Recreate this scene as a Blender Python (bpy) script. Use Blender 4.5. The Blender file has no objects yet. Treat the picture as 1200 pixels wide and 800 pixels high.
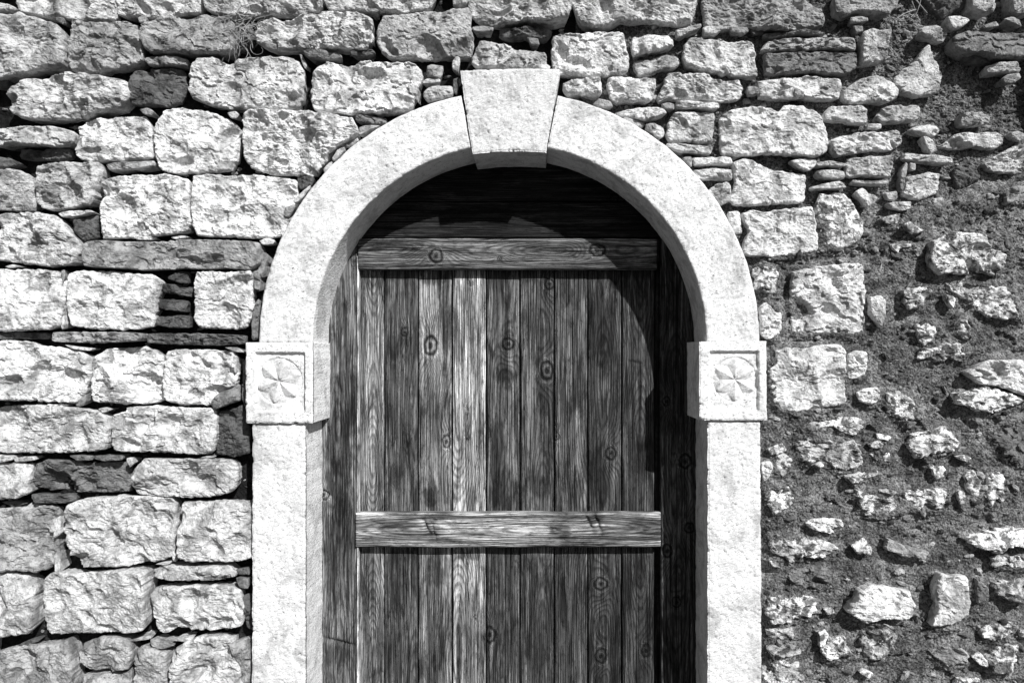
import bpy, math, random
import numpy as np
from mathutils import Vector

# ------------------------------------------------------------------ camera, sky, sun, exposure
U = 0.0025                      # metres per unit of the wall survey (one unit = 2.5 mm)
EX, EZ = 631.0, 415.0           # survey point straight in front of the camera
DIST = 840.0                    # camera stands 2.1 m from the wall face
scene = bpy.context.scene
COL = scene.collection

def W(x, y, p=0.0):             # survey point (x right, y down, p out of the wall) -> world
    return ((x - 600) * U, -p * U, 1.6 - (y - 400) * U)

cam_d = bpy.data.cameras.new("camera")
cam = bpy.data.objects.new("camera", cam_d); COL.objects.link(cam)
cx, _, cz = W(EX, EZ)
cam.location = (cx, -DIST * U, cz)
cam.rotation_euler = (math.radians(90), 0, 0)
cam_d.lens = 25.2; cam_d.sensor_width = 36.0
cam_d.shift_x = (600 - EX) / 1200.0
cam_d.shift_y = (EZ - 400) / 1200.0
cam_d.clip_start = 0.05; cam_d.clip_end = 1000
scene.camera = cam

SUN = Vector((0.66, -1.0, 0.94)).normalized()
elev = math.asin(SUN.z); azim = math.atan2(SUN.x, SUN.y)
world = bpy.data.worlds.new("World"); scene.world = world; world.use_nodes = True
wn = world.node_tree; wn.nodes.clear()
sky = wn.nodes.new("ShaderNodeTexSky"); sky.sky_type = 'NISHITA'; sky.sun_disc = False
sky.sun_elevation = elev; sky.sun_rotation = azim
bw = wn.nodes.new("ShaderNodeRGBToBW")
bg = wn.nodes.new("ShaderNodeBackground"); bg.inputs[1].default_value = 0.05
wo = wn.nodes.new("ShaderNodeOutputWorld")
wn.links.new(sky.outputs[0], bw.inputs[0]); wn.links.new(bw.outputs[0], bg.inputs[0]); wn.links.new(bg.outputs[0], wo.inputs[0])
sl = bpy.data.lights.new("sun", 'SUN'); sl.energy = 5.0; sl.angle = math.radians(0.8); sl.color = (1, 1, 1)
so = bpy.data.objects.new("sun", sl); COL.objects.link(so)
so.rotation_euler = SUN.to_track_quat('Z', 'Y').to_euler(); so.location = (3, -4, 5)
scene.view_settings.view_transform = 'Standard'; scene.view_settings.look = 'None'
scene.view_settings.exposure = 0.31; scene.view_settings.gamma = 1.0
try: scene.view_settings.use_curve_mapping = False
except Exception: pass

# ------------------------------------------------------------------ noise
rng = np.random.default_rng(7)
PERM = rng.permutation(4096).astype(np.int64)
def _h(ix, iy, s):
    return PERM[(PERM[(PERM[(ix & 4095)] + iy) & 4095] + s * 131) & 4095]
def gn(x, y, s=0):              # gradient noise, about -1..1
    x = np.asarray(x, float); y = np.asarray(y, float)
    x0 = np.floor(x).astype(np.int64); y0 = np.floor(y).astype(np.int64)
    fx = x - x0; fy = y - y0
    u = fx * fx * fx * (fx * (fx * 6 - 15) + 10); v = fy * fy * fy * (fy * (fy * 6 - 15) + 10)
    def g(ix, iy, dx, dy):
        a = _h(ix, iy, s) * (2 * math.pi / 4096.0)
        return np.cos(a) * dx + np.sin(a) * dy
    a = g(x0, y0, fx, fy); b = g(x0 + 1, y0, fx - 1, fy)
    c = g(x0, y0 + 1, fx, fy - 1); d = g(x0 + 1, y0 + 1, fx - 1, fy - 1)
    return 1.5 * ((a + (b - a) * u) + ((c + (d - c) * u) - (a + (b - a) * u)) * v)
def fbm(x, y, s=0, o=4, g=0.5):
    r = 0; a = 1.0; t = 0
    for i in range(o):
        r = r + a * gn(x, y, s + i * 7); t += a; a *= g; x = x * 2.03 + 3.1; y = y * 2.03 - 1.7
    return r / t
def ridged(x, y, s=0, o=3):
    r = 0; a = 1.0; t = 0
    for i in range(o):
        r = r + a * (1 - 2 * np.abs(gn(x, y, s + i * 5))); t += a; a *= 0.5; x = x * 2.1 + 1.3; y = y * 2.1 + 5.7
    return r / t
def sst(a, b, x):
    t = np.clip((x - a) / (b - a), 0, 1); return t * t * (3 - 2 * t)

# ------------------------------------------------------------------ object helpers
def mesh_obj(name, V, quads, mat, parent=None, tris=None, attrs=None, smooth=True, color=None, loc=None, kind=None):
    """V: (n,3) world coordinates."""
    V = np.asarray(V, np.float32)
    if loc is None: loc = V.mean(0) if parent is None or True else (0, 0, 0)
    loc = np.asarray(loc, np.float32)
    L = (V - loc).astype(np.float32)
    nq = 0 if quads is None else len(quads); nt = 0 if tris is None else len(tris)
    loops = []
    if nq: loops.append(np.asarray(quads, np.int32).ravel())
    if nt: loops.append(np.asarray(tris, np.int32).ravel())
    loops = np.concatenate(loops)
    st = np.concatenate([np.arange(nq) * 4, nq * 4 + np.arange(nt) * 3]).astype(np.int32)
    me = bpy.data.meshes.new(name)
    me.vertices.add(len(L)); me.vertices.foreach_set("co", L.ravel())
    me.loops.add(len(loops)); me.loops.foreach_set("vertex_index", loops)
    me.polygons.add(nq + nt); me.polygons.foreach_set("loop_start", st)
    me.update(calc_edges=True)
    me.polygons.foreach_set("use_smooth", np.full(nq + nt, smooth, bool))
    if attrs:
        for k, a in attrs.items():
            a = np.asarray(a, np.float32)
            if a.ndim == 1:
                at = me.attributes.new(k, 'FLOAT', 'POINT'); at.data.foreach_set("value", a)
            else:
                at = me.attributes.new(k, 'FLOAT_VECTOR', 'POINT'); at.data.foreach_set("vector", a.ravel())
    me.materials.append(mat); me.validate()
    o = bpy.data.objects.new(name, me); COL.objects.link(o)
    if parent is not None:
        o.parent = parent
        o.location = Vector([float(v) for v in loc]) - Vector(world_of(parent))
    else:
        o.location = [float(v) for v in loc]
    if color is not None: o.color = (color, color, color, 1)
    if kind: o["kind"] = kind
    return o
_wl = {}
def world_of(o):
    v = Vector(o.location); p = o.parent
    while p is not None: v += Vector(p.location); p = p.parent
    return v
def thing(name, label, cat, loc):
    o = bpy.data.objects.new(name, None); COL.objects.link(o); o.location = loc
    o.empty_display_size = 0.1; o["label"] = label; o["category"] = cat; o["kind"] = "thing"
    return o
def toworld(x, y, p):
    return np.stack([(x - 600) * U, -p * U, 1.6 - (y - 400) * U], -1)
def grid_faces(nr, nc, wrap=False, off=0):
    i = np.arange(nr - 1)[:, None]; j = np.arange(nc if wrap else nc - 1)[None, :]
    j2 = (j + 1) % nc
    a = i * nc + j; b = i * nc + j2; c = (i + 1) * nc + j2; d = (i + 1) * nc + j
    return (np.stack([a + 0 * b, b, c, d], -1).reshape(-1, 4) + off)

# ------------------------------------------------------------------ materials
def new_mat(name):
    m = bpy.data.materials.new(name); m.use_nodes = True
    nt = m.node_tree; b = nt.nodes["Principled BSDF"]
    b.inputs["Roughness"].default_value = 0.95
    b.inputs["Specular IOR Level"].default_value = 0.15
    return m, nt, b
class N:
    def __init__(s, nt): s.nt = nt
    def _in(s, sock, v):
        if v is None: return
        if hasattr(v, "links") or isinstance(v, bpy.types.NodeSocket): s.nt.links.new(v, sock)
        else: sock.default_value = v
    def math(s, op, a, b=None, c=None, clamp=False):
        n = s.nt.nodes.new("ShaderNodeMath"); n.operation = op; n.use_clamp = clamp
        s._in(n.inputs[0], a); s._in(n.inputs[1], b)
        if c is not None: s._in(n.inputs[2], c)
        return n.outputs[0]
    def noise(s, vec, scale, detail=4, rough=0.6, dist=0.0):
        n = s.nt.nodes.new("ShaderNodeTexNoise"); s._in(n.inputs["Vector"], vec)
        n.inputs["Scale"].default_value = scale; n.inputs["Detail"].default_value = detail
        n.inputs["Roughness"].default_value = rough; n.inputs["Distortion"].default_value = dist
        return n.outputs["Fac"]
    def vor(s, vec, scale, feature='F1'):
        n = s.nt.nodes.new("ShaderNodeTexVoronoi"); n.feature = feature; s._in(n.inputs["Vector"], vec)
        n.inputs["Scale"].default_value = scale; return n.outputs["Distance"]
    def ramp(s, v, a, b, lo=0.0, hi=1.0):
        n = s.nt.nodes.new("ShaderNodeMapRange"); n.interpolation_type = 'SMOOTHSTEP'
        s._in(n.inputs[0], v); n.inputs[1].default_value = a; n.inputs[2].default_value = b
        n.inputs[3].default_value = lo; n.inputs[4].default_value = hi; return n.outputs[0]
    def mapping(s, vec, scale=(1, 1, 1), rot=(0, 0, 0)):
        n = s.nt.nodes.new("ShaderNodeMapping"); s._in(n.inputs["Vector"], vec)
        n.inputs["Scale"].default_value = scale; n.inputs["Rotation"].default_value = rot; return n.outputs[0]
    def pos(s): return s.nt.nodes.new("ShaderNodeNewGeometry").outputs["Position"]
    def bump(s, h, strength, dist, normal=None):
        n = s.nt.nodes.new("ShaderNodeBump"); n.inputs["Strength"].default_value = strength
        n.inputs["Distance"].default_value = dist; s._in(n.inputs["Height"], h)
        if normal is not None: s._in(n.inputs["Normal"], normal)
        return n.outputs[0]
    def attr(s, name, out="Fac"):
        n = s.nt.nodes.new("ShaderNodeAttribute"); n.attribute_name = name; return n.outputs[out]

def rubble_mat(name, island=False, gain=1.0, patchy=False, lo=0.06, hi=0.42):
    m, nt, b = new_mat(name); n = N(nt); P = n.pos()
    if island:
        g = nt.nodes.new("ShaderNodeNewGeometry").outputs["Random Per Island"]
        base = n.ramp(g, 0.0, 1.0, lo, hi)
    else:
        oi = nt.nodes.new("ShaderNodeObjectInfo"); base = n.math('MULTIPLY', oi.outputs["Color"], gain)
    blot = n.ramp(n.noise(P, 16, 5, 0.6, 0.4), 0.38, 0.54, 0.55, 1.10)
    mid = n.ramp(n.noise(P, 60, 5, 0.65), 0.36, 0.56, 0.66, 1.06)
    fine = n.noise(P, 300, 4, 0.7)
    pit = n.ramp(n.noise(P, 150, 3, 0.55), 0.30, 0.40, 0.45, 1.0)
    c = n.math('MULTIPLY', n.math('MULTIPLY', n.math('MULTIPLY', base, blot), mid), pit)
    if patchy:                                      # old mortar still smeared over the stone
        c = n.math('MULTIPLY', c, n.ramp(n.noise(P, 38, 6, 0.68, 0.5), 0.43, 0.53, 0.30, 1.35))
    nt.links.new(c, b.inputs["Base Color"])
    h = n.math('ADD', n.math('MULTIPLY', n.noise(P, 110, 5, 0.68), 1.0), n.math('MULTIPLY', fine, 0.5))
    nt.links.new(n.bump(h, 1.0, 0.0075), b.inputs["Normal"])
    return m
M_STONE = rubble_mat("weathered_limestone")
M_SMEAR = rubble_mat("mortar_smeared_stone", patchy=True)
M_CHIP = rubble_mat("stone_chips", True)
M_OUTER = rubble_mat("limestone_mixed_blocks", True, lo=0.38, hi=0.78)

def dressed_mat():
    m, nt, b = new_mat("dressed_limestone"); n = N(nt); P = n.pos()
    rotv = n.mapping(P, (1, 1, 1), (0, math.radians(38), 0))
    sv = n.mapping(rotv, (1.0, 1.0, 2.6))
    pk = n.noise(sv, 85, 4, 0.62)
    fine = n.noise(P, 300, 3, 0.7)
    pits = n.ramp(n.noise(sv, 105, 4, 0.6), 0.31, 0.37, 0.25, 1.0)
    stain = n.math('MULTIPLY', n.ramp(n.noise(P, 9, 7, 0.68, 0.6), 0.36, 0.52, 0.70, 1.04), n.ramp(n.noise(P, 28, 6, 0.7), 0.36, 0.42, 0.82, 1.0))
    stain2 = n.ramp(n.noise(P, 40, 5, 0.7), 0.36, 0.56, 0.84, 1.0)
    oi = nt.nodes.new("ShaderNodeObjectInfo")
    c = n.math('MULTIPLY', oi.outputs["Color"], n.math('MULTIPLY', n.math('MULTIPLY', pits, stain), stain2))
    c = n.math('MULTIPLY', c, n.ramp(fine, 0.3, 0.6, 0.90, 1.04))
    nt.links.new(c, b.inputs["Base Color"])
    h = n.math('ADD', pk, n.math('ADD', n.math('MULTIPLY', fine, 0.2), n.math('MULTIPLY', pits, 0.25)))
    nt.links.new(n.bump(h, 1.0, 0.0045), b.inputs["Normal"])
    return m
M_DRESSED = dressed_mat()

def mortar_mat(name, lo, hi):
    m, nt, b = new_mat(name); n = N(nt); P = n.pos()
    g1 = n.noise(P, 190, 3, 0.6); g2 = n.noise(P, 60, 4, 0.6); g3 = n.noise(P, 9, 4, 0.6)
    c = n.math('MULTIPLY', n.ramp(g1, 0.36, 0.60, lo * 2.0, hi * 0.68), n.math('MULTIPLY', n.ramp(g2, 0.35, 0.62, 0.55, 1.25), n.ramp(g3, 0.35, 0.65, 0.55, 1.3)))
    nt.links.new(c, b.inputs["Base Color"])
    h = n.math('ADD', g1, n.math('MULTIPLY', g2, 0.7))
    nt.links.new(n.bump(h, 0.8, 0.007), b.inputs["Normal"])
    return m
M_MORTAR = mortar_mat("coarse_lime_mortar", 0.025, 0.29)
M_BED = mortar_mat("dark_joint_bed", 0.006, 0.03)  # near-black bedding behind the left-hand joints

def wood_mat():
    m, nt, b = new_mat("weathered_wood"); n = N(nt)
    ring = n.attr("ring"); knot = n.attr("knot"); wc = n.attr("wc", "Vector"); dark = n.attr("stain")
    oi = nt.nodes.new("ShaderNodeObjectInfo").outputs["Color"]
    fib = n.noise(n.mapping(wc, (1.0, 0.011, 1.0)), 1.0, 5, 0.7)           # long fibres
    fib2 = n.noise(n.mapping(wc, (0.35, 0.006, 1.0)), 1.0, 4, 0.6)
    blot = n.noise(n.mapping(wc, (0.06, 0.012, 1.0)), 1.0, 6, 0.7, 0.8)
    speck = n.noise(n.mapping(wc, (0.6, 0.10, 1.0)), 1.0, 5, 0.75)
    w = n.math('SINE', n.math('ADD', n.math('MULTIPLY', ring, 6.2832), n.math('MULTIPLY', speck, 1.6)))
    w01 = n.math('MULTIPLY_ADD', w, 0.5, 0.5)
    g = n.ramp(w01, 0.0, 0.6, 0.58, 1.10)
    f = n.ramp(fib, 0.38, 0.60, 0.25, 1.4)
    f2 = n.ramp(fib2, 0.36, 0.62, 0.75, 1.15)
    bl = n.ramp(blot, 0.38, 0.56, 0.42, 1.2)
    sp = n.ramp(speck, 0.38, 0.48, 0.45, 1.05)
    c = n.math('MULTIPLY', n.math('MULTIPLY', n.math('MULTIPLY', g, f), n.math('MULTIPLY', f2, bl)), sp)
    c = n.math('MULTIPLY', n.math('MULTIPLY', c, oi), n.math('SUBTRACT', 1.0, n.math('MULTIPLY', dark, 0.85)))
    crack = n.ramp(n.noise(n.mapping(wc, (0.75, 0.007, 1.0)), 1.0, 3, 0.55), 0.36, 0.42, 0.15, 1.0)
    c = n.math('MULTIPLY', c, crack)
    worn = n.ramp(n.noise(n.mapping(wc, (0.14, 0.007, 1.7)), 1.0, 7, 0.74, 0.2), 0.47, 0.60, 0.74, 1.6)   # bleached, abraded streaks
    c = n.math('MULTIPLY', c, worn)
    black = n.ramp(n.noise(n.mapping(wc, (0.10, 0.013, 2.3)), 1.0, 8, 0.78, 0.8), 0.36, 0.44, 0.22, 1.0)
    c = n.math('MULTIPLY', c, black)
    c = n.math('MULTIPLY', c, n.math('SUBTRACT', 1.0, n.math('MULTIPLY', knot, 0.92)))
    nt.links.new(c, b.inputs["Base Color"])
    b.inputs["Roughness"].default_value = 0.8
    h = n.math('ADD', n.math('MULTIPLY', w01, 0.35), n.math('ADD', fib, n.math('MULTIPLY', speck, 0.6)))
    nt.links.new(n.bump(h, 0.8, 0.003), b.inputs["Normal"])
    return m
M_WOOD = wood_mat()

def plain_mat(name, v):
    m, nt, b = new_mat(name); n = N(nt); P = n.pos()
    c = n.ramp(n.noise(P, 30, 5, 0.6), 0.35, 0.65, v * 0.6, v * 1.3)
    nt.links.new(c, b.inputs["Base Color"]); return m
M_GROUND = plain_mat("packed_earth", 0.07)
M_CORE = plain_mat("rubble_core", 0.08)
M_WEED = plain_mat("dry_stem", 0.32)

# ------------------------------------------------------------------ ground
gs = 60.0
gx = np.linspace(-gs, gs, 61); gy = np.linspace(-gs, gs, 61)
GX, GY = np.meshgrid(gx, gy)
GZ = 0.02 * gn(GX * 0.3, GY * 0.3, 3) * sst(1, 4, np.abs(GY + 1)) - 0.002
gr = mesh_obj("ground", np.stack([GX.ravel(), GY.ravel(), GZ.ravel()], -1), grid_faces(61, 61), M_GROUND, kind="structure", loc=(0, 0, 0))

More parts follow.
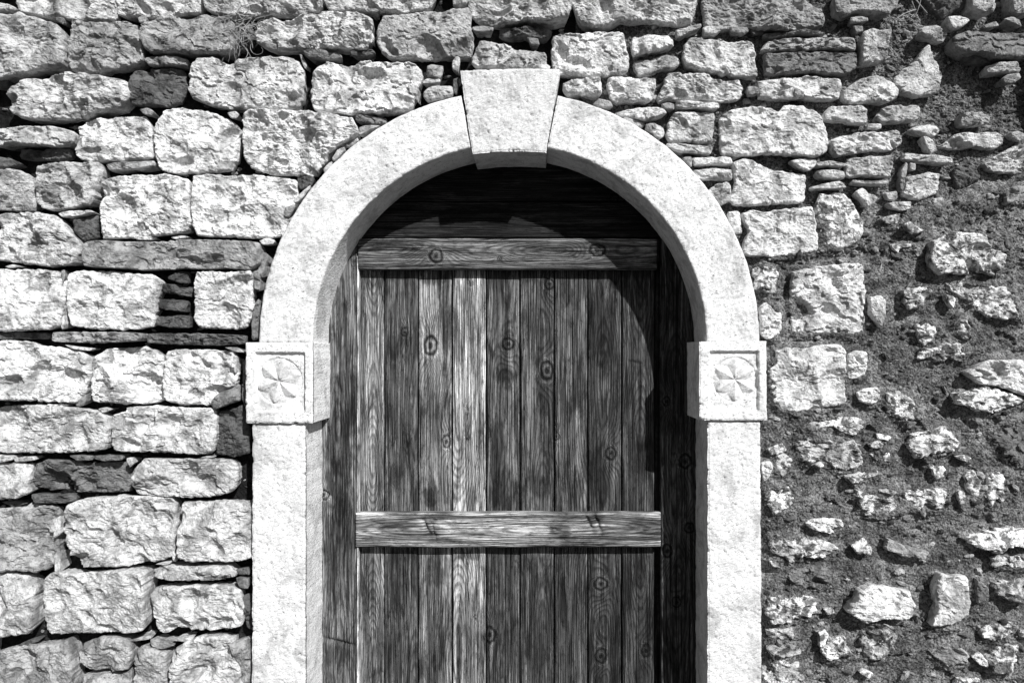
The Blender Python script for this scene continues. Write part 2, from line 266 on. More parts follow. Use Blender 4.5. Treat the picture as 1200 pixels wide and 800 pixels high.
# survey of the stones: tone[,how far it stands out]|outline x,y in units of 2.5 mm
STONE_DATA = """
.5|17,8 22,12 60,18 100,18 125,18 129,12 129,-15 15,-15
.4|-8,2 8,4 18,9 16,12 8,13 -8,11
.5|132,-15 132,12 150,14 180,17 215,13 231,11 233,-15
.45|238,-15 238,8 258,14 285,12 320,10 365,9 375,3 375,-15
.42|380,-15 379,2 385,9 440,8 470,9 500,6 506,0 506,-15
.4|530,-15 530,2 538,4 547,2 546,-15
.45|549,-15 549,11 560,20 580,24 620,23 650,24 666,20 669,12 669,-15
.5|674,-15 674,15 685,25 700,29 715,25 727,20 740,22 760,20 790,22 812,21 817,10 817,-15
.3|828,-15 827,20 828,27 845,30 880,28 900,33 925,33 950,30 967,28 970,18 966,8 955,3 945,-5 940,-15
.3|980,-10 979,14 990,18 1005,12 1022,13 1045,14 1054,5 1057,-10
.12|1085,-15 1095,5 1110,17 1125,10 1137,4 1138,-15
.4|1141,-15 1140,6 1150,13 1165,14 1168,5 1168,-15
.4|1187,-15 1187,10 1192,16 1215,15 1215,-15
.42|-15,18 10,16 25,14 45,20 62,25 70,35 71,55 69,72 50,76 25,83 10,86 -15,88
.3|80,20 95,22 120,21 145,20 158,28 161,40 162,65 157,72 130,77 105,81 80,81 74,70 73,45
.25|64,20 70,18 75,22 73,28 66,25
.3|163,27 180,18 200,16 240,16 262,18 272,25 276,45 270,60 240,62 200,60 175,61 165,52 162,40
.3|161,21 166,18 171,19 170,26 163,26
.1|276,28 290,25 296,40 290,55 278,58
.5|299,22 315,16 335,17 350,11 370,9 400,10 425,14 434,20 436,27 432,45 425,53 400,52 370,52 340,52 310,52 297,45 294,32
.6|431,37 436,38 438,44 435,50 430,46
.3|430,10 440,10 444,12 440,14 431,14
.38|440,25 447,14 465,12 500,9 525,7 548,6 551,12 551,25 554,40 554,55 548,61 520,62 480,63 458,64 445,58 439,45
.45|554,31 565,30 578,32 577,36 560,37 554,35
.15|585,31 595,29 625,31 646,32 646,40 640,43 615,43 590,41 584,38
.2|618,44 630,45 632,52 622,52
.45|561,45 580,46 610,54 640,57 641,70 635,75 615,76 585,75 560,75 551,71 553,62
.55|628,77 640,75 645,78 643,81 632,80
.6|648,38 665,36 700,35 731,35 735,50 738,65 738,80 734,83 700,85 665,84 650,80 646,60
.55|743,40 752,37 770,36 785,39 791,45 789,53 775,57 755,60 743,62 740,52
.45|745,68 755,66 775,62 795,63 799,70 793,78 780,79 765,84 750,84 744,78
.4|792,35 800,33 815,29 822,28 821,33 810,37 797,43 793,42
.5|824,32 832,30 842,31 845,36 840,39 825,39
.25|856,32 875,31 878,36 872,39 858,38
.12|880,33 897,33 895,40 882,40
.2|898,36 925,35 945,34 970,35 965,38 930,39 900,40
.5|805,48 808,43 830,43 860,43 885,44 890,52 891,70 892,80 888,84 870,84 850,83 820,80 803,75 800,62
.35|895,55 900,46 915,43 940,41 970,40 1005,42 1008,48 1007,55 985,56 960,54 930,55 905,56
.2|898,60 910,58 960,57 990,58 1009,60 1008,76 995,84 970,83 930,82 900,82
.4|1015,35 1020,31 1030,31 1036,33 1047,32 1045,45 1045,60 1043,68 1030,71 1012,72 1012,55
.35|998,20 1010,19 1017,21 1017,25 1005,26 998,25
.25|1000,30 1010,29 1012,36 1004,39
.35|1083,30 1090,27 1105,28 1116,31 1115,38 1110,46 1100,43 1088,40 1082,36
.5|1112,18 1125,18 1139,22 1130,30 1119,33 1114,26
.2|1120,42 1130,35 1160,34 1200,34 1215,36 1215,62 1190,66 1170,66 1150,60 1140,62 1130,58 1120,48
.13|1132,64 1150,62 1170,68 1165,72 1140,71
.4|1153,30 1160,27 1168,25 1171,30 1165,32 1155,33
.5|1178,22 1188,19 1196,24 1197,31 1190,28
.35|1160,75 1175,72 1195,71 1200,78 1198,83 1180,84 1160,83
.3|1175,92 1182,87 1195,85 1198,90 1190,97 1178,97
.45|1093,49 1097,52 1103,62 1108,72 1111,82 1109,95 1106,105 1095,108 1083,110 1065,105 1053,97 1053,88 1062,78 1072,72 1080,62 1088,52
.55|990,105 1003,94 1015,88 1030,86 1043,87 1055,96 1058,103 1055,112 1045,117 1025,117 1010,118 998,119 990,113
.5|888,92 900,90 925,88 950,85 975,87 992,89 990,100 987,112 970,114 945,114 915,113 893,110 890,100
.3|876,102 885,101 890,104 889,110 878,111
.55|855,85 868,81 880,82 888,86 887,89 875,89 860,88
.5|783,83 800,82 835,85 850,90 870,90 874,97 874,105 868,113 850,115 820,114 795,113 785,112 775,115 772,110 778,98
.6|793,118 805,117 825,119 843,119 844,125 835,127 820,125 800,126 793,124
.3|775,122 783,120 790,122 790,128 780,127
.6|713,88 730,87 755,87 770,90 770,100 765,115 755,117 735,118 718,115 714,105 711,95
.6|660,95 670,91 690,90 704,91 705,100 705,110 690,109 665,108 660,103
.3|700,115 715,118 718,125 705,126 695,122
.55|722,129 740,125 760,124 778,127 781,132 770,137 755,141 740,136 725,133
.4|731,137 745,139 756,144 752,150 740,146 731,142
.5|758,144 768,144 778,149 779,157 773,163 764,156 757,150
.5|790,130 805,129 825,128 839,129 840,140 838,155 837,165 825,166 805,164 785,163 782,155 785,140
.45|782,167 800,168 836,169 835,178 820,178 795,177 783,173
.58|847,133 855,127 865,124 885,122 905,124 915,128 922,120 940,121 955,125 966,135 972,150 974,165 970,178 955,184 935,180 910,179 880,180 850,179 846,165 847,150
.5|975,122 985,121 1012,121 1020,127 1020,142 1005,142 985,140 970,137 969,130
.35|1037,125 1050,121 1080,122 1081,135 1075,140 1055,142 1035,141 1030,135
.55|1018,145 1033,145 1033,150 1018,150
.55|975,163 985,158 1000,156 1015,151 1035,153 1055,150 1062,160 1060,168 1048,174 1030,174 1010,177 995,179 980,182 976,175
.5|1067,151 1075,147 1090,145 1100,147 1104,153 1098,158 1085,157 1075,154
.5|1082,159 1092,162 1098,172 1099,176 1092,179 1086,172
.55|1105,170 1118,160 1122,156 1140,153 1165,152 1180,154 1182,165 1172,172 1160,173 1145,171 1125,172
.35|1130,131 1150,130 1165,135 1163,143 1145,146 1130,144
.3|1185,155 1195,153 1205,160 1195,166 1187,160
.5|1158,190 1165,184 1180,176 1190,170 1215,165 1215,200 1195,202 1175,201 1162,197
.58|860,190 872,184 890,188 920,198 948,202 950,215 949,232 940,236 915,237 885,240 862,238 858,230 864,210
.6|928,187 935,185 950,185 959,187 957,193 950,199 940,196
.58|814,182 835,182 858,182 861,187 860,191 840,191 816,191
.4|800,185 810,183 811,195 805,190
.5|815,197 835,196 858,199 860,205 859,209 835,209 818,208
.5|830,222 840,215 855,214 858,225 857,235 845,240 840,245 832,232
.6|855,247 868,248 870,273 860,273 856,262
.45|996,184 1010,182 1030,183 1046,183 1044,207 1030,207 1005,205 995,203
.35|957,190 975,188 992,192 990,195 970,194 958,194
.45|958,200 975,198 991,200 991,208 970,209 960,206
.5|952,218 970,214 985,212 993,219 975,221 955,221
.4|1000,211 1020,212 1042,211 1040,215 1020,216 1000,214
.48|965,225 975,226 983,224 995,226 1003,235 1010,245 1017,258 1017,268 1010,280 1005,287 995,290 985,293 975,290 968,280 963,262 960,245 960,235
.6|964,275 967,282 972,297 968,299 965,290
.6|873,248 885,244 900,246 930,243 955,241 959,255 962,275 962,293 945,296 915,299 885,299 874,297 874,285 880,265 872,255
.58,8|1006,223 1015,218 1022,225 1030,231 1025,238 1019,241 1013,232
.4|1038,226 1051,224 1052,232 1047,235 1040,233
.45|1040,238 1055,236 1068,236 1068,244 1058,247 1045,243
.4|1032,256 1045,252 1056,250 1052,262 1040,263
.48|1063,177 1085,180 1105,182 1117,185 1117,191 1105,191 1080,188 1062,184
.3|1056,200 1062,190 1064,192 1062,210 1058,225 1055,220
.4|1067,191 1073,191 1073,199 1068,200
.52|1065,205 1080,203 1095,199 1105,202 1106,212 1104,225 1095,228 1088,231 1075,232 1063,225 1065,212
.45|1095,233 1105,231 1107,238 1100,245 1093,240
.12|1123,195 1140,184 1148,195 1153,208 1127,222 1120,208
.14|1127,226 1147,214 1150,225 1140,240 1128,238
.3|1180,225 1190,218 1205,217 1215,222 1215,235 1195,235 1183,238
.42,17|1095,285 1098,280 1110,273 1120,271 1140,272 1158,274 1162,285 1167,291 1178,293 1186,298 1185,312 1177,317 1172,322 1160,318 1140,321 1120,319 1108,321 1097,312 1093,302
.5,6|1061,262 1068,260 1080,268 1085,270 1072,274 1063,268
.4,2|1044,286 1068,285 1068,289 1055,291 1052,297 1045,290
.4,2|1072,293 1078,290 1082,296 1076,300
.6,5|1020,348 1035,346 1041,352 1038,370 1034,384 1028,378 1020,368 1020,358
.4,6|1112,330 1130,328 1150,335 1185,335 1190,350 1198,372 1180,375 1160,370 1140,355 1118,340
.4,4|1060,340 1080,335 1100,338 1088,350 1083,360 1067,362 1060,352
.45,4|1110,345 1120,350 1118,362 1113,355
.4,5|1120,372 1135,375 1139,385 1138,400 1125,390
.4,3|1075,380 1090,378 1105,385 1100,400 1085,405 1076,395
.6,4|930,318 945,315 960,311 985,309 1005,308 1013,310 1015,330 1016,360 1015,390 1005,393 980,392 950,391 932,392 930,370 929,345
.45,0|885,315 900,310 912,318 914,335 910,345 895,342 886,335
.65,1|892,358 900,354 912,362 919,368 919,385 914,395 900,397 893,390
.62,4|912,411 925,407 945,408 960,405 975,403 987,404 992,415 994,440 994,470 985,476 955,480 940,483 918,483 908,470 905,450 905,432 912,425
.6,2|996,415 1003,411 1016,413 1018,430 1016,440 1003,444 996,443
.65,3|1008,460 1018,455 1030,454 1034,462 1032,470 1022,475 1010,470
.52,4|930,492 945,488 965,487 990,489 1010,490 1014,500 1005,510 990,508 975,500 955,503 938,500
.55,2|1028,508 1036,509 1045,512 1040,516 1030,514
.5,5|1043,462 1055,459 1065,463 1075,470 1078,480 1077,492 1068,494 1055,490 1045,478
.52,9|1066,520 1075,508 1090,503 1108,501 1120,508 1127,520 1120,530 1105,530 1095,533 1080,538 1070,530
.5,4|1122,535 1130,533 1139,537 1134,541 1126,539
.45,3|1095,545 1103,543 1112,550 1110,560 1100,563 1094,557
.65,12|1137,437 1150,428 1165,422 1195,421 1215,425 1215,465 1195,460 1175,453 1155,450
.52,12|1122,463 1135,458 1150,457 1160,453 1185,460 1205,468 1190,478 1178,480 1173,485 1160,482 1145,482 1135,475 1125,473
.42,8|1085,408 1100,408 1115,402 1130,404 1135,415 1133,424 1115,420 1100,425 1090,418 1078,422
.16,3|1165,505 1190,490 1215,492 1215,540 1195,545 1175,530
.6,2|893,543 902,540 906,545 903,558 896,565 893,555
.4,3|900,527 910,522 918,520 922,528 912,533 903,532
.35,4|911,535 920,530 930,538 928,552 918,560 911,550
.33,6|935,520 950,514 970,513 985,520 1005,516 1012,530 1013,545 1005,550 985,552 975,545 965,537 950,545 938,540
.5,3|955,545 962,541 966,546 960,549
.35,6|992,558 1010,554 1030,551 1032,557 1015,563 995,567
.5,3|1018,520 1030,517 1036,520 1033,525 1022,525
.45,3|1022,532 1035,527 1045,530 1045,541 1030,541
.48,2|895,568 912,568 915,575 930,568 935,580 930,592 920,600 905,602 900,590
.4,3|1005,575 1020,577 1040,573 1060,575 1062,590 1055,600 1040,605 1020,603 1008,593
.45,3|1063,575 1085,573 1110,572 1108,585 1102,596 1080,597 1066,595
.75,3|946,614 955,609 975,608 988,610 992,616 988,624 975,626 955,622
.48,6|905,634 915,628 925,634 940,631 960,634 980,638 986,646 975,653 955,655 930,652 912,652 904,645
.4,3|1000,640 1015,632 1022,640 1020,650 1005,650
.4,5|1123,577 1130,575 1134,590 1131,600 1126,595
.52,6|1134,558 1145,552 1152,565 1150,583 1142,583 1135,572
.48,6|1160,556 1175,553 1184,555 1182,580 1179,593 1172,585 1165,595 1160,580
.3,8|1042,632 1065,640 1090,647 1085,655 1060,652 1042,645
.55,12|1134,632 1155,627 1180,620 1215,622 1215,645 1190,640 1178,650 1165,648 1148,642
.35,5|1165,655 1180,650 1200,652 1210,665 1190,668 1178,662 1165,665
.22,6|923,675 935,668 960,665 975,668 977,680 975,688 950,688 932,686
.4,3|902,657 910,658 914,665 906,664
.48,8|900,705 915,700 935,700 955,702 962,715 965,720 950,725 935,728 918,735 905,732 899,720
.4,4|966,714 975,712 978,718 970,720
.35,5|900,740 920,737 935,738 930,750 915,750 903,748
.35,7|900,760 920,757 940,758 945,765 935,770 905,771
.45,7|898,785 915,778 940,777 944,790 943,815 898,815
.5,5|960,742 968,738 971,745 967,757 961,758
.52,9|965,762 980,752 992,747 994,760 1003,768 988,772 975,777 967,770
.6,13|995,718 1005,705 1010,692 1030,687 1050,692 1070,695 1075,710 1072,725 1060,728 1040,727 1020,733 1010,728
.33,9|1012,755 1020,745 1040,738 1055,745 1050,760 1040,775 1020,775
.5,4|1008,788 1015,785 1025,790 1018,795
.65,13|1103,680 1108,673 1115,676 1135,677 1140,690 1142,705 1140,722 1125,733 1105,737 1096,735 1103,715 1100,695
.2,5|1145,678 1152,688 1157,700 1147,708
.35,11|1170,685 1190,681 1215,680 1215,700 1195,708 1175,700 1168,692
.48,7|1155,740 1170,733 1188,730 1190,742 1180,750 1165,753 1154,750
.3,6|1093,765 1105,758 1125,755 1138,770 1135,780 1115,783 1100,775
.42,9|1162,772 1172,765 1185,757 1198,760 1195,775 1193,790 1180,793 1165,787
.4,5|1140,770 1150,765 1158,775 1160,783 1150,780
.4,6|1196,738 1215,735 1215,748 1196,746
.5,6|1125,797 1150,797 1150,815 1120,815
.48|4,105 10,98 25,90 50,84 80,83 110,86 140,90 148,98 146,112 135,122 100,132 60,138 25,138 10,130 4,118
.15|-6,90 8,91 9,100 -6,103
.3|165,66 185,64 205,64 215,66 215,73 195,74 170,74
.12|150,95 155,82 175,79 195,77 210,78 213,90 213,105 207,117 190,122 170,123 152,121 147,110
.5|218,90 220,72 228,65 245,64 262,70 280,65 300,63 335,62 347,68 353,80 354,95 352,110 345,122 320,126 290,125 270,125 240,120 222,112 217,102
.35|351,64 354,65 359,76 357,80 354,74
.62|359,85 365,75 380,68 405,70 430,67 455,70 480,70 493,78 494,88 488,105 482,123 465,127 450,129 420,131 385,128 365,125 359,110
.3|499,74 505,72 518,75 516,90 500,88
.45|530,72 535,66 539,68 537,83 530,82
.45|495,95 500,92 515,92 515,96 500,98 495,98
.4|496,106 505,100 520,99 530,100 530,110 520,114 500,117 496,112
.2|531,93 537,91 538,98 535,110 531,107
.35|485,115 490,104 493,110 490,120
.2|355,60 375,58 395,58 398,64 390,66 360,67
.12|410,60 435,57 440,62 430,66 412,65
.2|415,135 430,133 450,136 452,142 440,144 418,142
.38|421,149 435,146 445,147 432,153 420,159
.45|-15,150 5,147 25,144 55,145 80,151 83,158 80,166 60,169 30,168 5,166 -15,168
.12|17,173 40,172 70,171 79,173 78,182 60,186 35,185 18,184
.12|-8,183 10,185 20,190 10,195 -8,196
.6|84,150 92,138 110,134 140,132 160,132 168,138 172,150 173,170 171,182 150,184 115,186 90,185 83,178 82,165
.3|163,128 172,126 179,130 177,135 170,135
.65|176,150 180,140 190,128 205,124 235,126 255,132 270,140 276,150 275,170 272,185 265,195 245,199 215,200 190,199 180,192 178,175
.45|266,132 275,130 280,134 276,139 270,138
.62|281,135 292,127 320,128 355,130 390,132 412,137 419,150 415,158 400,166 385,175 375,190 365,203 345,203 320,202 300,198 288,192 281,180 280,155
.5|407,165 418,161 420,165 410,172 404,171
.45|395,176 403,172 404,176 392,188 388,186
.4|385,191 389,189 387,196 380,202 379,198
.4|-15,200 5,198 20,198 30,205 34,215 35,235 33,246 10,245 -15,243
.4|36,200 40,192 60,190 90,189 112,188 115,195 113,210 108,225 105,238 85,242 60,245 45,242 37,235 36,218
.35|118,191 130,189 160,188 177,187 177,193 160,197 125,198
.65|110,215 115,208 130,203 155,202 180,201 200,203 215,208 218,218 218,240 219,262 212,271 190,274 165,276 140,278 115,278 112,265 110,240
.65|221,215 224,204 240,202 270,202 300,202 330,206 343,208 345,220 343,240 335,258 328,275 310,278 280,277 255,276 228,275 222,262 220,240
.1|347,206 355,205 368,208 365,218 352,222 346,215
.5|343,235 352,226 363,217 362,222 350,236 345,238
.3|334,243 342,240 346,242 338,255 332,253
.55|200,200 210,199 216,201 213,203 203,203
.5|-15,250 10,246 40,247 62,252 75,265 85,278 91,288 90,300 85,309 60,312 30,309 5,305 -15,302
.6|68,250 80,247 105,246 108,248 95,252 72,254
.12|83,257 95,254 109,251 109,277 95,282 87,272
.3|92,300 95,285 105,281 140,281 180,281 220,279 265,280 300,283 304,295 303,308 290,316 260,313 220,314 160,315 120,313 95,311
.55|158,279 170,277 182,278 178,281 162,281
.55|200,278 215,276 222,278 205,280
.55|304,282 312,279 321,281 319,286 308,287
.3|303,298 311,296 312,305 306,325 301,320
.62|-15,316 10,314 40,314 60,316 68,325 72,345 71,365 68,380 55,386 30,387 -15,386
.5|5,312 15,310 25,312 10,314
.35|71,318 75,316 76,325 73,330
.55|71,367 74,365 75,380 72,386
.62|74,350 77,330 81,319 95,316 120,317 150,319 175,321 184,330 181,340 178,355 176,370 172,382 150,386 110,386 82,382 76,370
.08|196,324 207,318 220,319 220,332 208,331 197,327
.1|188,332 205,333 221,336 220,347 205,345 188,342
.1|177,350 195,350 216,352 215,365 195,363 177,359
.1|178,371 200,369 221,370 220,384 200,384 178,380
.62|224,325 226,317 250,317 275,317 293,317 294,330 292,352 293,362 288,378 280,385 255,385 232,384 223,376 223,350
.25|296,318 303,315 305,325 303,340 297,338 296,325
.2|295,362 300,350 303,358 301,395 294,398
.15|-15,390 20,389 52,390 51,397 20,397 -15,397
.3|55,389 100,388 164,390 164,399 110,402 56,400
.15|168,391 200,390 250,391 286,393 286,403 250,405 190,403 168,401
.62|-15,400 20,399 40,404 70,408 95,415 101,425 99,445 93,462 85,472 60,472 30,470 -15,467
.55|75,404 90,406 108,408 105,411 85,409
.35|88,474 95,462 99,453 100,470 97,475 90,476
.62|102,450 108,430 110,415 120,408 145,407 160,405 175,410 186,418 184,435 182,450 182,468 175,473 150,474 120,473 104,470
.6|185,450 188,425 192,411 215,409 245,410 270,412 273,425 273,445 270,452 250,462 245,475 225,475 205,474 190,470 186,460
.22|247,471 256,460 275,450 278,463 278,470 265,475 250,480
.45|273,417 277,417 277,425 275,437 273,430
.35|263,407 278,407 286,413 275,412
.15|281,425 287,420 290,460 290,495 283,470
.52|-15,480 5,476 30,474 60,475 90,478 110,482 122,490 124,505 121,527 100,530 60,532 30,532 -15,531
.65|62,474 75,473 80,475 70,477
.4|115,479 125,477 130,480 120,484
.55|126,500 128,488 140,482 150,477 180,476 215,478 245,479 248,490 248,505 246,520 242,533 220,534 180,531 145,531 128,528 126,515
.1|250,500 253,482 265,480 282,475 288,495 290,520 290,532 270,536 250,534 248,520
.5|235,536 243,534 250,536 240,537
.55|-15,534 10,534 13,539 0,542
.45|16,538 25,535 38,535 40,539 25,541 17,541
.2|80,534 95,533 108,534 107,539 90,540
.2|110,534 130,533 143,534 142,539 120,540 110,538
.45|148,537 154,536 156,543 152,547 148,542
.5|-15,545 10,543 28,545 30,555 31,578 20,584 -15,583
.18|33,560 37,545 50,539 75,539 95,543 115,542 140,542 148,548 150,560 148,577 120,579 80,578 50,576 34,571
.45|152,560 157,545 165,538 200,538 235,538 265,540 274,545 275,565 270,577 250,583 220,585 185,583 160,581 153,575
.13|34,580 50,579 82,581 84,588 70,591 40,589 34,585
.35|-15,600 5,597 30,593 58,597 61,625 60,650 57,665 40,673 20,670 -15,668
.12|2,588 20,586 30,590 15,594
.55|63,610 69,605 70,625 63,630
.5|63,650 69,645 70,670 65,672
.5|72,615 74,600 80,590 95,585 130,583 165,583 195,585 201,600 200,625 198,650 195,656 175,662 145,666 105,667 85,665 77,650 73,635
.5|207,600 209,590 230,590 265,588 285,590 290,600 290,630 291,655 280,660 245,660 215,659 206,650 206,630
.5|201,640 205,637 206,657 202,657
.5|182,661 192,658 200,659 195,662
.47|-15,675 10,675 30,679 37,690 36,710 34,735 28,745 10,748 -15,750
.5|40,700 43,682 55,673 80,674 110,672 140,669 168,669 171,680 171,700 170,725 165,740 140,745 100,746 60,749 45,748 41,730
.45|173,671 185,665 210,665 262,664 272,672 274,677 255,681 220,683 195,682 178,680
.5|173,700 175,692 195,690 225,688 265,688 278,695 281,710 280,730 277,738 250,743 220,742 205,738 190,746 180,742 175,725
.12|277,667 290,665 292,673 279,673
.2|276,677 290,678 290,690 280,688
.1|283,700 292,700 292,740 285,735
.35|150,751 165,746 175,745 177,748 160,751
.3|176,749 190,751 202,757 190,761 177,757
.6|202,750 212,746 225,749 215,752
.12|20,756 35,749 45,751 30,757
.33|-15,770 15,761 40,758 60,756 75,752 80,765 83,785 82,815 -15,815
.35|86,770 92,758 110,750 140,749 151,755 153,770 148,785 120,790 100,788 88,780
.35|156,765 165,758 185,764 194,766 194,790 192,815 152,815 151,785
.35|95,815 92,795 110,793 135,792 147,790 148,815
.5|197,785 200,765 210,756 230,749 255,750 267,753 275,775 277,800 277,815 200,815 196,795
.28|270,754 290,752 292,815 280,815 278,780
"""

# ------------------------------------------------------------------ the rubble wall
wall = thing("stone_wall", "rough rubble wall with coursed stone blocks on the left and crumbling mortar on the right", "wall", W(600, 1040))

def smooth_closed(P, n):
    P = np.asarray(P, float); k = len(P)
    out = []
    p0, p1, p2, p3 = np.roll(P, 1, 0), P, np.roll(P, -1, 0), np.roll(P, -2, 0)
    for t in np.linspace(0, 1, 8, endpoint=False):
        cr = 0.5 * ((2 * p1) + (-p0 + p2) * t + (2 * p0 - 5 * p1 + 4 * p2 - p3) * t * t + (-p0 + 3 * p1 - 3 * p2 + p3) * t ** 3)
        li = p1 + (p2 - p1) * t
        out.append(0.35 * cr + 0.65 * li)
    Q = np.stack(out, 1).reshape(-1, 2)
    seg = np.linalg.norm(np.roll(Q, -1, 0) - Q, axis=1); s = np.concatenate([[0], np.cumsum(seg)])
    Qc = np.vstack([Q, Q[:1]]); tt = np.linspace(0, s[-1], n, endpoint=False)
    return np.stack([np.interp(tt, s, Qc[:, 0]), np.interp(tt, s, Qc[:, 1])], 1)

def poly_area_c(P):
    x, y = P[:, 0], P[:, 1]; x1, y1 = np.roll(x, -1), np.roll(y, -1); c = x * y1 - x1 * y
    A = c.sum() / 2; return abs(A), np.array([((x + x1) * c).sum() / (6 * A), ((y + y1) * c).sum() / (6 * A)])

def stone_geom(P, p, seed, step=1.5, base=-30.0, rough=1.0, jag=1.0):
    """A rough-hewn stone: outline P in survey units, crown height p."""
    r = np.random.default_rng(seed)
    P = np.asarray(P, float)
    A, c = poly_area_c(P); size = math.sqrt(A)
    P = (P - np.array([EX, EZ])) * (1 - p / DIST) + np.array([EX, EZ]); A, c = poly_area_c(P)
    per = np.linalg.norm(np.roll(P, -1, 0) - P, axis=1).sum()
    n = int(np.clip(per / step, 14, 420)); O = smooth_closed(P, n)
    d = O - c; L = np.linalg.norm(d, axis=1, keepdims=True) + 1e-6
    amp = min(1.3, size * 0.035) * jag
    O = O + d / L * ((0.0 if size > 26 else 0.2) + amp * fbm(O[:, :1] * 0.13, O[:, 1:] * 0.13, seed % 97, 4) * 2.0)
    d = O - c; L = np.linalg.norm(d, axis=1)
    m = int(np.clip(L.mean() / step, 3, 70))
    t = (np.arange(m) + 0.6) / (m - 0.4); t = t / t[-1]
    t = 1 - (1 - t) ** 1.15
    X = c[0] + t[:, None] * d[None, :, 0]; Y = c[1] + t[:, None] * d[None, :, 1]
    D = (1 - t)[:, None] * L[None, :]
    X = np.concatenate([np.full((1, n), c[0]), X]); Y = np.concatenate([np.full((1, n), c[1]), Y]); D = np.concatenate([L[None, :], D])
    ox, oy = seed * 13.7 % 911, seed * 7.3 % 733
    h = np.full_like(X, 0.0)
    tx, ty = r.normal(0, 0.05, 2)
    h += tx * (X - c[0]) + ty * (Y - c[1])
    wx = 2.6 * fbm((X + ox) / 12, (Y + oy) / 12, 51, 3); wy = 2.6 * fbm((X + oy) / 12, (Y + ox) / 12, 52, 3)
    vig = r.uniform(0.55, 1.25) * rough; split = r.random() < 0.45 or jag > 1.5
    if size > 15:                                   # broad split planes
        env = np.full_like(X, 2.5)
        for k in range(int(r.integers(3, 7))):
            a = r.integers(0, n); q = math.sqrt(r.random()) * 0.9; pc = c + d[a] * q
            g1, g2 = r.normal(0, (0.42 if split else 0.24) * vig, 2)
            env = np.minimum(env, r.uniform(0, 2.0) + g1 * (X + wx - pc[0]) + g2 * (Y + wy - pc[1]))
        h += np.maximum(env, -7 if c[0] < 880 or c[1] < 300 else -4)
    # flaked hollows
    R0 = min(24.0, 0.40 * size)
    K = int(np.clip(A / (r.uniform(500, 900) if split else r.uniform(150, 330)), 2, 40) * (0.4 + rough * 0.6))
    if size > 9:
        cutd = np.full_like(X, 9.0)
        for k in range(K):
            a = r.integers(0, n); q = math.sqrt(r.random()) * 1.02
            px, py = c + d[a] * q
            R = R0 * r.uniform(0.16, 1.15 if split else 0.9) ** 1.2; dep = R * r.uniform(0.30, 0.72) * vig ** 0.5
            an = r.uniform(0, math.pi); e = r.uniform(1.0, 2.4); ca, sa = math.cos(an), math.sin(an)
            xx = X - px + 0.8 * wx; yy = Y - py + 0.8 * wy
            u = xx * ca + yy * sa; v = (-xx * sa + yy * ca) * e
            gxk, gyk = r.normal(0, 0.16, 2)
            cutd = np.minimum(cutd, r.uniform(-0.2, 1.0) - dep * 0.8 + dep * (u * u + v * v) / (R * R) + gxk * xx + gyk * yy)
        h = h + np.minimum(0, cutd)
    bil = np.abs(gn((X + ox + wx) / 14, (Y + oy + wy) / 10, 5)) + 0.6 * np.abs(gn((X + ox) / 6.5, (Y + oy) / 5, 6)) + 0.4 * np.abs(gn((X + ox) / 3.2, (Y + oy) / 2.7, 7))
    h += vig * (1.5 if split else 2.5) * (bil - 0.4)
    if size > 13:                                   # thin broken layers with ragged lips
        q = 2.4 * fbm((X + ox + wx) / 30, (Y + oy + wy) / 19, 91, 4) + r.uniform(0, 1); fq = np.floor(q)
        h += r.uniform(1.1, 2.6) * (1.3 if split else 0.8) * rough * (fq + sst(0.80, 1.0, q - fq) - q * 0.5)
    h += rough * (0.5 if split else 0.85) * fbm((X + ox) / 3.4, (Y + oy) / 2.8, 23, 3)
    Re = min(3.4, 0.11 * size + 0.8); drop = min(4.2, 0.10 * size + 1.0)
    Dn = D * (1 + 0.5 * gn(X / 11 + ox, Y / 11, 9))
    q = np.clip(Dn / Re, 0, 1); h = h - drop * (1 - np.sqrt(np.clip(1 - (1 - q) ** 2, 0, 1)))
    h = h * min(1.0, size / 22 + 0.25)
    h[0, :] = h[0].mean()
    H = p + h
    # skirt into the wall
    xs, ys, hs = [X], [Y], [H]
    edge = H[-1]
    for s_, k_ in ((0.2, 0.8), (0.55, 2.6), (1.0, 5.0)):
        xs.append((O[:, 0] - d[:, 0] / L * k_)[None, :]); ys.append((O[:, 1] - d[:, 1] / L * k_)[None, :])
        hs.append((edge * (1 - s_) + base * s_)[None, :])
    X = np.concatenate(xs[:1] + xs[1:]); Y = np.concatenate(ys); H = np.concatenate(hs)
    # replace the first ring (all at the centre) by one vertex
    V = toworld(X[1:], Y[1:], H[1:]).reshape(-1, 3)
    cv = toworld(np.array([c[0]]), np.array([c[1]]), np.array([H[0, 0]]))
    nr = X.shape[0] - 1
    F = grid_faces(nr, n, True)
    ci = len(V); j = np.arange(n); T = np.stack([np.full(n, ci), (j + 1) % n, j], -1)
    # orientation: front faces look at -Y
    area_sign = np.sign(((O[:, 0] * np.roll(O[:, 1], -1)) - (np.roll(O[:, 0], -1) * O[:, 1])).sum())
    if area_sign > 0: pass
    else: F = F[:, ::-1]; T = T[:, ::-1]
    return np.vstack([V, cv]), F, T

STONES = []
for ln in STONE_DATA.strip().splitlines():
    head, pts = ln.split("|"); hv = head.split(",")
    pts = [tuple(float(v) for v in q.split(",")) for q in pts.split()]
    STONES.append((float(hv[0]), float(hv[1]) if len(hv) > 1 else None, np.array(pts)))

